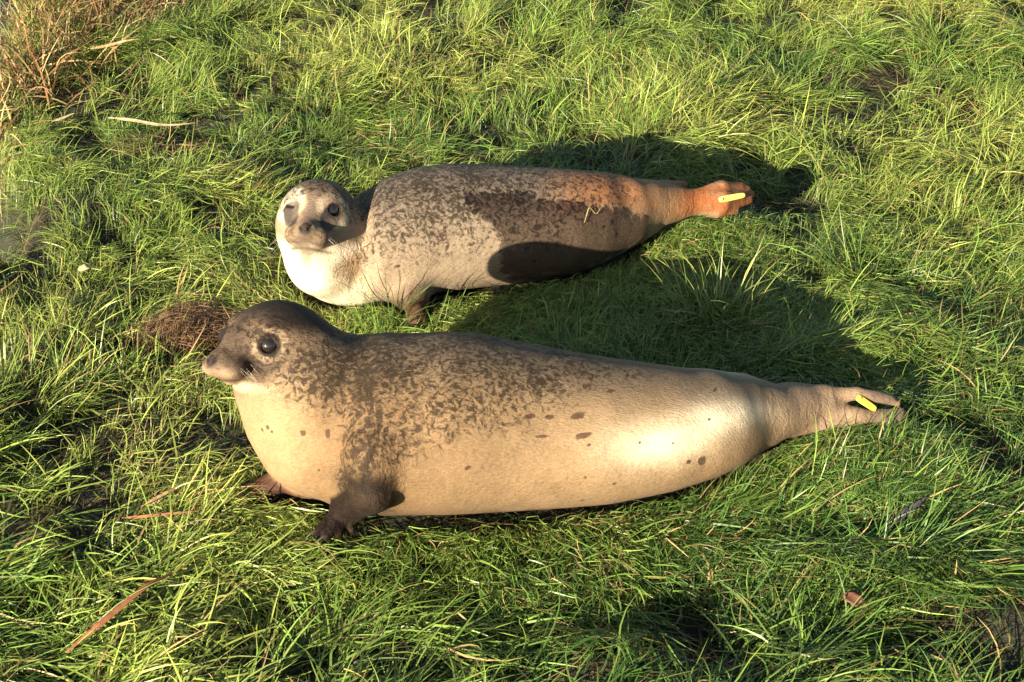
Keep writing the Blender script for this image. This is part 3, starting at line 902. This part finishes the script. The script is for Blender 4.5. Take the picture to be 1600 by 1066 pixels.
ground = mesh_from('ground', np.stack([GX.ravel(), GY.ravel(), GZ.ravel()], 1), Fg, None, M_GROUND)
tag(ground, 'damp dark soil and thatch under the grass', 'ground', None, 'structure')
wv = np.array([(-34, -60, -.155), (-1.0, -60, -.155), (-1.0, 120, -.155), (-34, 120, -.155)])
water = mesh_from('water', wv, np.array([(0, 1, 2, 3)]), None, M_WATER)
tag(water, 'dark ditch water reflecting the blue sky', 'water', None, 'structure')

# ------------------------------------------------------------------ grass
rng = np.random.default_rng(77)
NS = 6
def blades(root, az, L, th0, th1, w, curl, roll, zmin):
    """root (n,2); returns points (n,NS+1,3) and side vectors"""
    n = len(az)
    s = np.linspace(0, 1, NS + 1)
    th = th0[:, None] + (th1 - th0)[:, None] * s[None] ** .9
    a = az[:, None] + curl[:, None] * s[None] ** 1.5
    ds = (L / NS)[:, None]
    dx = np.sin(th) * np.cos(a) * ds; dy = np.sin(th) * np.sin(a) * ds; dz = np.cos(th) * ds
    X = np.zeros((n, NS + 1)); Y = X.copy(); Z = X.copy()
    X[:, 1:] = np.cumsum(dx[:, :-1], 1); Y[:, 1:] = np.cumsum(dy[:, :-1], 1); Z[:, 1:] = np.cumsum(dz[:, :-1], 1)
    X += root[:, :1]; Y += root[:, 1:2]
    g = ground_h(X, Y)
    Z = Z + g[:, :1]
    Z = np.maximum(Z, g + zmin[:, None] * smooth(0, .35, s)[None])
    Pp = np.stack([X, Y, Z], 2)
    side = np.stack([-np.sin(a) * np.cos(roll)[:, None], np.cos(a) * np.cos(roll)[:, None], np.sin(roll)[:, None] * np.ones_like(a)], 2)
    prof = np.interp(s, [0, .15, .6, 1], [.75, 1, .85, .05])
    return Pp, side * (w[:, None] * prof[None])[:, :, None]

def strip_mesh(name, Pp, Sd, colr, mat, label, cat, kind='stuff', parent=None):
    n, m, _ = Pp.shape
    V = np.empty((n, m, 2, 3)); V[:, :, 0] = Pp - Sd * .5; V[:, :, 1] = Pp + Sd * .5
    b = np.arange(n)[:, None] * (2 * m) + np.arange(m - 1)[None] * 2
    F = np.stack([b, b + 1, b + 3, b + 2], 2).reshape(-1, 4)
    col = np.repeat(colr[:, :, None, :], 2, 2).reshape(-1, 3)
    o = mesh_from(name, V.reshape(-1, 3), F, parent, mat, True, {'tint': col})
    if label: tag(o, label, cat, None, kind)
    return o

def flow(x, y):
    """direction the sward lies in"""
    a = nC.fbm(x * .9 + 2, y * .9 + 7, 2) * 4.6 - 1.7
    b = nD.fbm(x * 5 + 1, y * 5, 2) * 5.0 - 2.5
    # foreground lies towards the right, the far bank leans up and away to the right
    base = np.interp(y, [1.6, 2.4, 3.2, 5.5], [.15, .5, .9, 1.15])
    return base + (a - .6) * .55 + b

def in_view(x, y, m=.25):
    d = y * math.cos(PITCH) + CAM_H * math.sin(PITCH)
    return (np.abs(x) < d * (800 / FOC) + m) & (y > 1.95 - m) & (y < 5.25 + m * 1.5)

def make_tufts(n, x0, x1, y0, y1):
    x = rng.uniform(x0, x1, n); y = rng.uniform(y0, y1, n)
    return x, y

def build_grass():
    # tuft centres: dense where the camera looks, thinner around
    T = []
    x, y = make_tufts(17000, -2.3, 2.3, 1.55, 5.9); v = in_view(x, y); T.append((x[v], y[v], np.ones(v.sum())))
    x, y = make_tufts(7000, -4, 4, .7, 8.2); v = ~in_view(x, y); T.append((x[v], y[v], np.zeros(v.sum())))
    tx = np.concatenate([t[0] for t in T]); ty = np.concatenate([t[1] for t in T]); tv = np.concatenate([t[2] for t in T])
    patch = nB.fbm(tx * 5 + 31, ty * 5 + 8, 2)
    keep = (rng.random(len(tx)) < np.clip((patch - .20) * 3.4, .16, 1)) & (ditch(tx, ty) < .12)
    tx, ty, tv, patch = tx[keep], ty[keep], tv[keep], patch[keep]
    hole = nE.fbm(tx * 7 + 50, ty * 7 + 20, 2)
    keep = ((hole > np.where(ty < 2.7, .44, .385)) | (rng.random(len(tx)) < .12)) & ((ty > 2.6) | (rng.random(len(tx)) < .72))
    tx, ty, tv, patch = tx[keep], ty[keep], tv[keep], patch[keep]
    ex = np.concatenate([rng.uniform(.30, .80, 700), rng.uniform(.1, .6, 400), rng.uniform(-.62, .95, 800), rng.uniform(-.6, .8, 900)]); ey = np.concatenate([rng.uniform(2.28, 2.52, 700), rng.uniform(3.05, 3.42, 400), rng.uniform(2.12, 2.36, 800), rng.uniform(2.75, 3.12, 900)])
    tx = np.append(tx, ex); ty = np.append(ty, ey); tv = np.append(tv, np.ones(len(ex))); short = np.append(np.ones(len(patch)), rng.uniform(.45, 1.05, len(ex)))
    nb = (np.where(tv > 0, 34, 17) * rng.uniform(.5, 1.5, len(tx))).astype(int)
    ti = np.repeat(np.arange(len(tx)), nb); n = len(ti)
    print('tufts', len(tx), 'blades', n)
    t_az = flow(tx, ty) + rng.normal(0, .55, len(tx))
    near = near_seal(tx, ty)
    t_h = (1 - .30 * near) * np.clip(.45 + .95 * nA.fbm(tx * 3 + 9, ty * 3 + 4, 2) + rng.normal(0, .15, len(tx)), .5, 1.6)
    t_h *= short
    t_lean = np.clip(nD.fbm(tx * 2.2 + 40, ty * 2.2 + 11, 2) * 1.1 + .62 + rng.normal(0, .16, len(tx)), .5, 1.45)
    t_hue = .06 + nC.fbm(tx * 2.0 + 60, ty * 2.0 + 13, 3) + rng.normal(0, .08, len(tx)) + .10 * smooth(0, -1, tx) + .05 * smooth(3.5, 5, ty) - .14 * smooth(-.3, .4, tx) * smooth(2.7, 2.1, ty)
    r = np.abs(rng.normal(0, .022, n)); pa = rng.uniform(0, 2 * math.pi, n)
    root = np.stack([tx[ti] + r * np.cos(pa), ty[ti] + r * np.sin(pa)], 1)
    az = t_az[ti] + rng.normal(0, .60, n)
    L = .076 * t_h[ti] * (1 + .35 * smooth(2.6, 2.2, ty[ti])) * np.exp(rng.normal(0, .32, n)); L = np.clip(L, .03, .20)
    th0 = np.clip(t_lean[ti] * .80 + .28 * smooth(2.65, 2.3, ty[ti]) + rng.normal(0, .28, n), 0.1, 1.45)
    th1 = np.clip(th0 + rng.uniform(.25, 1.3, n), .4, 2.1)
    w = rng.uniform(.0015, .0027, n) * (1 + .2 * smooth(2.6, 2.2, ty[ti])) * np.clip(L / .09, .7, 1.25)
    curl = rng.normal(0, .8, n); roll = rng.normal(0, .6, n); zmin = rng.uniform(.006, .042, n)
    far = tv[ti] == 0
    w[far] *= 1.7
    ok = np.ones(n, bool)
    Pp, Sd = blades(root, az, L, th0, th1, w, curl, roll, zmin)
    def inside(Q):
        m = Q.shape[1]; q = Q.reshape(-1, 3); b = np.zeros(len(q), bool)
        for fn in LOOK: b |= fn(q) < .002
        return b.reshape(-1, m)
    bad = inside(Pp).any(1)
    dead = inside(np.stack([root[:, 0], root[:, 1], np.full(n, .02)], 1)[:, None, :])[:, 0] | inside(np.stack([root[:, 0], root[:, 1], np.full(n, .05)], 1)[:, None, :])[:, 0]
    for it in range(5):
        fix = np.where(bad & ~dead)[0]
        if not len(fix): break
        az[fix] = rng.uniform(0, 2 * math.pi, len(fix)); L[fix] *= .88
        p, s = blades(root[fix], az[fix], L[fix], th0[fix], th1[fix], w[fix], curl[fix], roll[fix], zmin[fix])
        Pp[fix] = p; Sd[fix] = s; bad[fix] = inside(p).any(1)
    fl = np.array([at_z(q[0], q[1], .03)[:2] for q in ((500, 830), (530, 825), (560, 805), (400, 765), (440, 758))])
    hid = np.zeros(n, bool)
    for q in fl: hid |= (np.hypot(root[:, 0] - q[0], root[:, 1] - q[1] + .02) < .045) & (rng.random(n) < .85)
    for px_, py_, rr in ((288, 532, .095), (330, 505, .05), (250, 242, .05), (462, 430, .035), (1340, 672, .035), (1395, 668, .035), (1290, 680, .03)):
        q = at_z(px_, py_, .02); hid |= (np.hypot((root[:, 0] - q[0]) / 1.3, root[:, 1] - q[1] + .02) < rr) & (rng.random(n) < .92)
    ok = ~(bad | dead | hid)
    # colour
    hue = np.clip(t_hue[ti] + rng.normal(0, .10, n), 0, 1)[:, None]
    dkg = np.array([.038, .095, .020]); mid = np.array([.150, .238, .040]); yel = np.array([.29, .335, .072])
    c = np.where(hue < .5, dkg + (mid - dkg) * np.clip(hue * 2.2 - .1, 0, 1), mid + (yel - mid) * np.clip(hue * 2.2 - 1.1, 0, 1))
    c = c * rng.uniform(.5, 1.4, n)[:, None]
    dry = rng.random(n) < (.05 + .10 * smooth(.5, .75, nA.fbm(root[:, 0] * 3 + 70, root[:, 1] * 3, 2)))
    c[dry] = np.array([.36, .26, .11]) * rng.uniform(.5, 1.15, dry.sum())[:, None]
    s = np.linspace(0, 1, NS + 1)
    grad = np.interp(s, [0, .3, 1], [.28, .80, 1.25])  # dark bases: shade down between the blades, put into the tint
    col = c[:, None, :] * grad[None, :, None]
    tipb = (rng.random(n) < .25)
    col[tipb, -1] = np.array([.30, .22, .08]); col[tipb, -2] = col[tipb, -2] * .6 + np.array([.12, .09, .03])
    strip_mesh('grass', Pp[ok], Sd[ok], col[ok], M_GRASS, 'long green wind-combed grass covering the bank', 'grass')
    print('blades kept', ok.sum())
    # low matted thatch of older blades
    n = 70000
    x = rng.uniform(-2.2, 2.2, n); y = rng.uniform(1.6, 5.7, n); v = in_view(x, y) & (ditch(x, y) < .6)
    root = np.stack([x[v], y[v]], 1); n = len(root)
    az = rng.uniform(0, 2 * math.pi, n); L = rng.uniform(.03, .10, n)
    Pp, Sd = blades(root, az, L, rng.uniform(1.1, 1.5, n), rng.uniform(1.4, 1.8, n), rng.uniform(.0014, .0028, n), rng.normal(0, .8, n), rng.normal(0, .5, n), rng.uniform(.002, .012, n))
    ok = ~inside(Pp).any(1)
    t = rng.random(n)[:, None]
    c = np.where(t < .55, np.array([.10, .07, .03]), np.array([.045, .075, .018])) * rng.uniform(.5, 1.5, n)[:, None]
    col = np.repeat(c[:, None, :], NS + 1, 1)
    strip_mesh('thatch', Pp[ok], Sd[ok], col[ok], M_STRAW, 'matted dead grass under the green blades', 'grass')
build_grass()
print('grass', time.time() - T0)

# ------------------------------------------------------------------ tussocks and dead patches one can pick out
def clump(name, px, py, rad, nb, L, lean, cols, label, cat, kind=None, az=None, w=(.0018, .003), group=None, mat=None, spread=.6):
    c0 = at_z(px, py, .0)
    r = rad * np.sqrt(rng.random(nb)); pa = rng.uniform(0, 2 * math.pi, nb)
    root = np.stack([r * np.cos(pa) * 1.3 + c0[0], r * np.sin(pa) + c0[1]], 1)
    a = np.arctan2(root[:, 1] - c0[1], root[:, 0] - c0[0]) + rng.normal(0, spread, nb) if az is None else rng.normal(az, spread, nb)
    th0 = np.abs(rng.normal(lean, .22, nb)); th1 = th0 + rng.uniform(.3, 1.3, nb)
    P_, S_ = blades(root, a, L * np.exp(rng.normal(0, .25, nb)), th0, th1, rng.uniform(*w, nb), rng.normal(0, .7, nb), rng.normal(0, .5, nb), rng.uniform(.01, .05, nb))
    q = P_.reshape(-1, 3); b = np.zeros(len(q), bool)
    for fn in LOOK: b |= fn(q) < .002
    k = ~b.reshape(nb, -1).any(1)
    cc = np.array(cols)[rng.integers(0, len(cols), nb)] * rng.uniform(.65, 1.3, nb)[:, None]
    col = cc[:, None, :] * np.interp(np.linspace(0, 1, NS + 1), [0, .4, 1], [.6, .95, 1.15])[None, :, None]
    org = np.array([c0[0], c0[1], 0.0])
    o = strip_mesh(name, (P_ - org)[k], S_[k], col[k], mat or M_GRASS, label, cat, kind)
    if group: o['group'] = group
    o.location = org
    return o
GC = [(.10, .19, .035), (.13, .23, .045), (.22, .28, .07), (.06, .13, .03)]
GT = 'taller grass tufts standing out of the sward'
clump('grass_tuft', 602, 512, .050, 150, .15, .25, GC, 'upright green grass tuft between the front seal neck and the rear seal', 'grass tuft', group=GT)
clump('grass_tuft', 672, 508, .05, 110, .085, .45, GC, 'short tuft over the rear seal fore flipper', 'grass tuft', group=GT)
clump('grass_tuft', 1115, 505, .06, 130, .15, .35, [(.20, .24, .06), (.26, .28, .08), (.12, .20, .04)], 'pale lit tuft rising from the shadow behind the front seal', 'grass tuft', group=GT)
clump('grass_tuft', 1375, 885, .05, 110, .10, .45, [(.06, .14, .03), (.10, .19, .035)], 'dark green tuft in the foreground below the front seal tail', 'grass tuft', group=GT)
clump('grass_tuft', 1345, 420, .07, 150, .13, .5, GC, 'lit tuft right of the rear seal hind flippers', 'grass tuft', group=GT)
BR = [(.20, .11, .055), (.14, .075, .038), (.25, .16, .085), (.09, .055, .03)]
clump('dead_grass', 284, 534, .080, 1900, .045, 1.6, BR, 'flat brown mat of dead grass left of the front seal nose', 'dead grass', w=(.0010, .0018), mat=M_STRAW, az=.4, spread=.7)
clump('dead_grass', 250, 242, .07, 240, .08, 1.1, BR + [(.36, .26, .12)], 'small brown dead patch under the long pale stalk', 'dead grass', w=(.0014, .0024), mat=M_STRAW, spread=1.2)
clump('dead_grass', 462, 430, .05, 130, .06, 1.1, BR, 'brown dead grass beside the rear seal chest', 'dead grass', w=(.0014, .0024), mat=M_STRAW, spread=1.2)
print('clumps', time.time() - T0)

# ------------------------------------------------------------------ dry reeds by the ditch, top left
def build_reeds():
    n = 11000
    x = rng.uniform(-2.6, -.85, n); y = rng.uniform(4.0, 6.0, n)
    m = (x < np.interp(y, [4.05, 4.35, 4.7, 5.2, 6.2], [-1.42, -1.30, -1.16, -1.12, -1.1]) + rng.normal(0, .07, n))
    x, y = x[m], y[m]; n = len(x)
    az = rng.normal(-.9, 1.3, n); L = rng.uniform(.08, .30, n)
    th0 = np.abs(rng.normal(.35, .45, n)); th1 = th0 + rng.uniform(.2, 1.8, n)
    Pp, Sd = blades(np.stack([x, y], 1), az, L, th0, th1, rng.uniform(.0025, .006, n), rng.normal(0, .8, n), rng.normal(0, .7, n), np.full(n, .01))
    t = rng.random(n)[:, None]
    c = np.where(t < .42, np.array([.42, .30, .14]), np.where(t < .82, np.array([.20, .11, .05]), np.array([.11, .15, .04]))) * rng.uniform(.5, 1.3, n)[:, None]
    strip_mesh('dry_reeds', Pp, Sd, np.repeat(c[:, None, :], NS + 1, 1), M_STRAW, 'thicket of dry orange brown reeds at the ditch edge', 'reeds')
build_reeds()

# ------------------------------------------------------------------ loose stalks and leaves that can be picked out
def ribbon(name, pix, zs, w, colr, label, cat, group=None, fold=.35, on=None):
    """a dry flat leaf or stalk with a V cross-section, lying on the grass"""
    pts = np.array([at_z(px, py, z) for (px, py), z in zip(pix, zs)]) if on is None else np.array([hit(on, px, py, z) for (px, py), z in zip(pix, zs)])
    t = np.linspace(0, 1, len(pts)); tt = np.linspace(0, 1, 26)
    P3 = np.stack([np.interp(tt, t, pts[:, i]) for i in range(3)], 1)
    for _ in range(3):
        P3[1:-1] = (P3[:-2] + 2 * P3[1:-1] + P3[2:]) / 4
    if on is None: P3[:, 2] += ground_h(P3[:, 0], P3[:, 1]) * .7
    org = P3[13].copy(); org[2] = ground_h(org[0:1], org[1:2])[0]
    V = []
    r = np.random.default_rng(abs(hash(len(pix) * 7 + int(pix[0][0]))) % 9999)
    for i, p in enumerate(P3):
        d = P3[min(i + 1, 25)] - P3[max(i - 1, 0)]; d /= np.linalg.norm(d)
        s = np.cross(d, [0, -.5, .85]); s /= np.linalg.norm(s); u = np.cross(s, d)
        ww = w * (min(1, .35 + 3 * tt[i]) * min(1, .15 + 2.2 * (1 - tt[i]))) * r.uniform(.88, 1.12)
        for a, b in ((-1, fold), (-.5, fold * .35), (0, 0), (.5, fold * .35), (1, fold)):
            V.append(p + s * ww * a * .5 + u * ww * b * .5)
        for a, b in ((.5, fold * .35), (0, 0), (-.5, fold * .35)):
            V.append(p + s * ww * a * .5 + u * (ww * b * .5 - .0012))
    V = np.array(V) - org; k = 8
    F = [(i * k + j, i * k + (j + 1) % k, (i + 1) * k + (j + 1) % k, (i + 1) * k + j) for i in range(25) for j in range(k)]
    c = np.array(colr) * np.repeat(r.uniform(.65, 1.25, 26), k)[:, None]
    o = mesh_from(name, V, np.array(F), None, M_STRAW, True, {'tint': c})
    o.location = org
    tag(o, label, cat, group)
    return o
G = 'dead leaves and stalks lying loose on the grass'
ribbon('dead_leaf', [(100, 1000), (150, 965), (200, 930), (245, 900), (292, 876)], [.04, .05, .055, .055, .045], .0095, (.30, .12, .06), 'longest reddish orange dead leaf lying in the grass at lower left', 'dead leaf', G)
ribbon('dead_leaf', [(190, 806), (240, 801), (310, 797)], [.04, .045, .04], .006, (.28, .12, .06), 'thin level reddish dead leaf left of the dark fore flipper', 'dead leaf', G)
ribbon('dead_leaf', [(225, 785), (265, 765), (315, 741)], [.045, .055, .05], .006, (.34, .20, .10), 'short slanting light brown leaf just above the level reddish one', 'dead leaf', G)
ribbon('dry_stalk', [(168, 178), (200, 184), (235, 187), (270, 184), (303, 179)], [.07, .07, .07, .07, .07], .010, (.42, .33, .20), 'pale curved straw stalk lying on grass near the reeds', 'stalk', G)
ribbon('dry_stalk', [(80, 182), (115, 168)], [.07, .08], .008, (.42, .33, .20), 'short pale broken stalk between the reeds and the long curved stalk', 'stalk', G)
ribbon('dry_stalk', [(140, 68), (180, 64), (215, 58)], [.12, .12, .13], .010, (.42, .30, .14), 'yellowish bent stalk across the edge of the reeds', 'stalk', G)
ribbon('dead_leaf', [(1322, 912), (1338, 922), (1356, 934)], [.05, .055, .05], .024, (.16, .075, .045), 'short broad dark brown leaf in the foreground grass at lower right', 'dead leaf', G)
ribbon('dead_leaf', [(122, 420), (134, 415), (146, 412)], [.085, .09, .085], .016, (.50, .42, .20), 'small pale yellow leaf scrap near the water on the left', 'dead leaf', G)
ribbon('driftwood', [(1385, 805), (1415, 790), (1448, 775)], [.035, .045, .05], .016, (.05, .045, .055), 'dark grey stick half sunk in the hollow below the front seal tail', 'stick', G)
ribbon('dry_stalk', [(911, 348), (917, 325), (929, 337), (939, 321)], [.006, .010, .007, .010], .0024, (.26, .23, .09), 'thin bent yellow straw stuck on the wet flank of the rear seal', 'stalk', G, on=tr)
print('done', time.time() - T0)
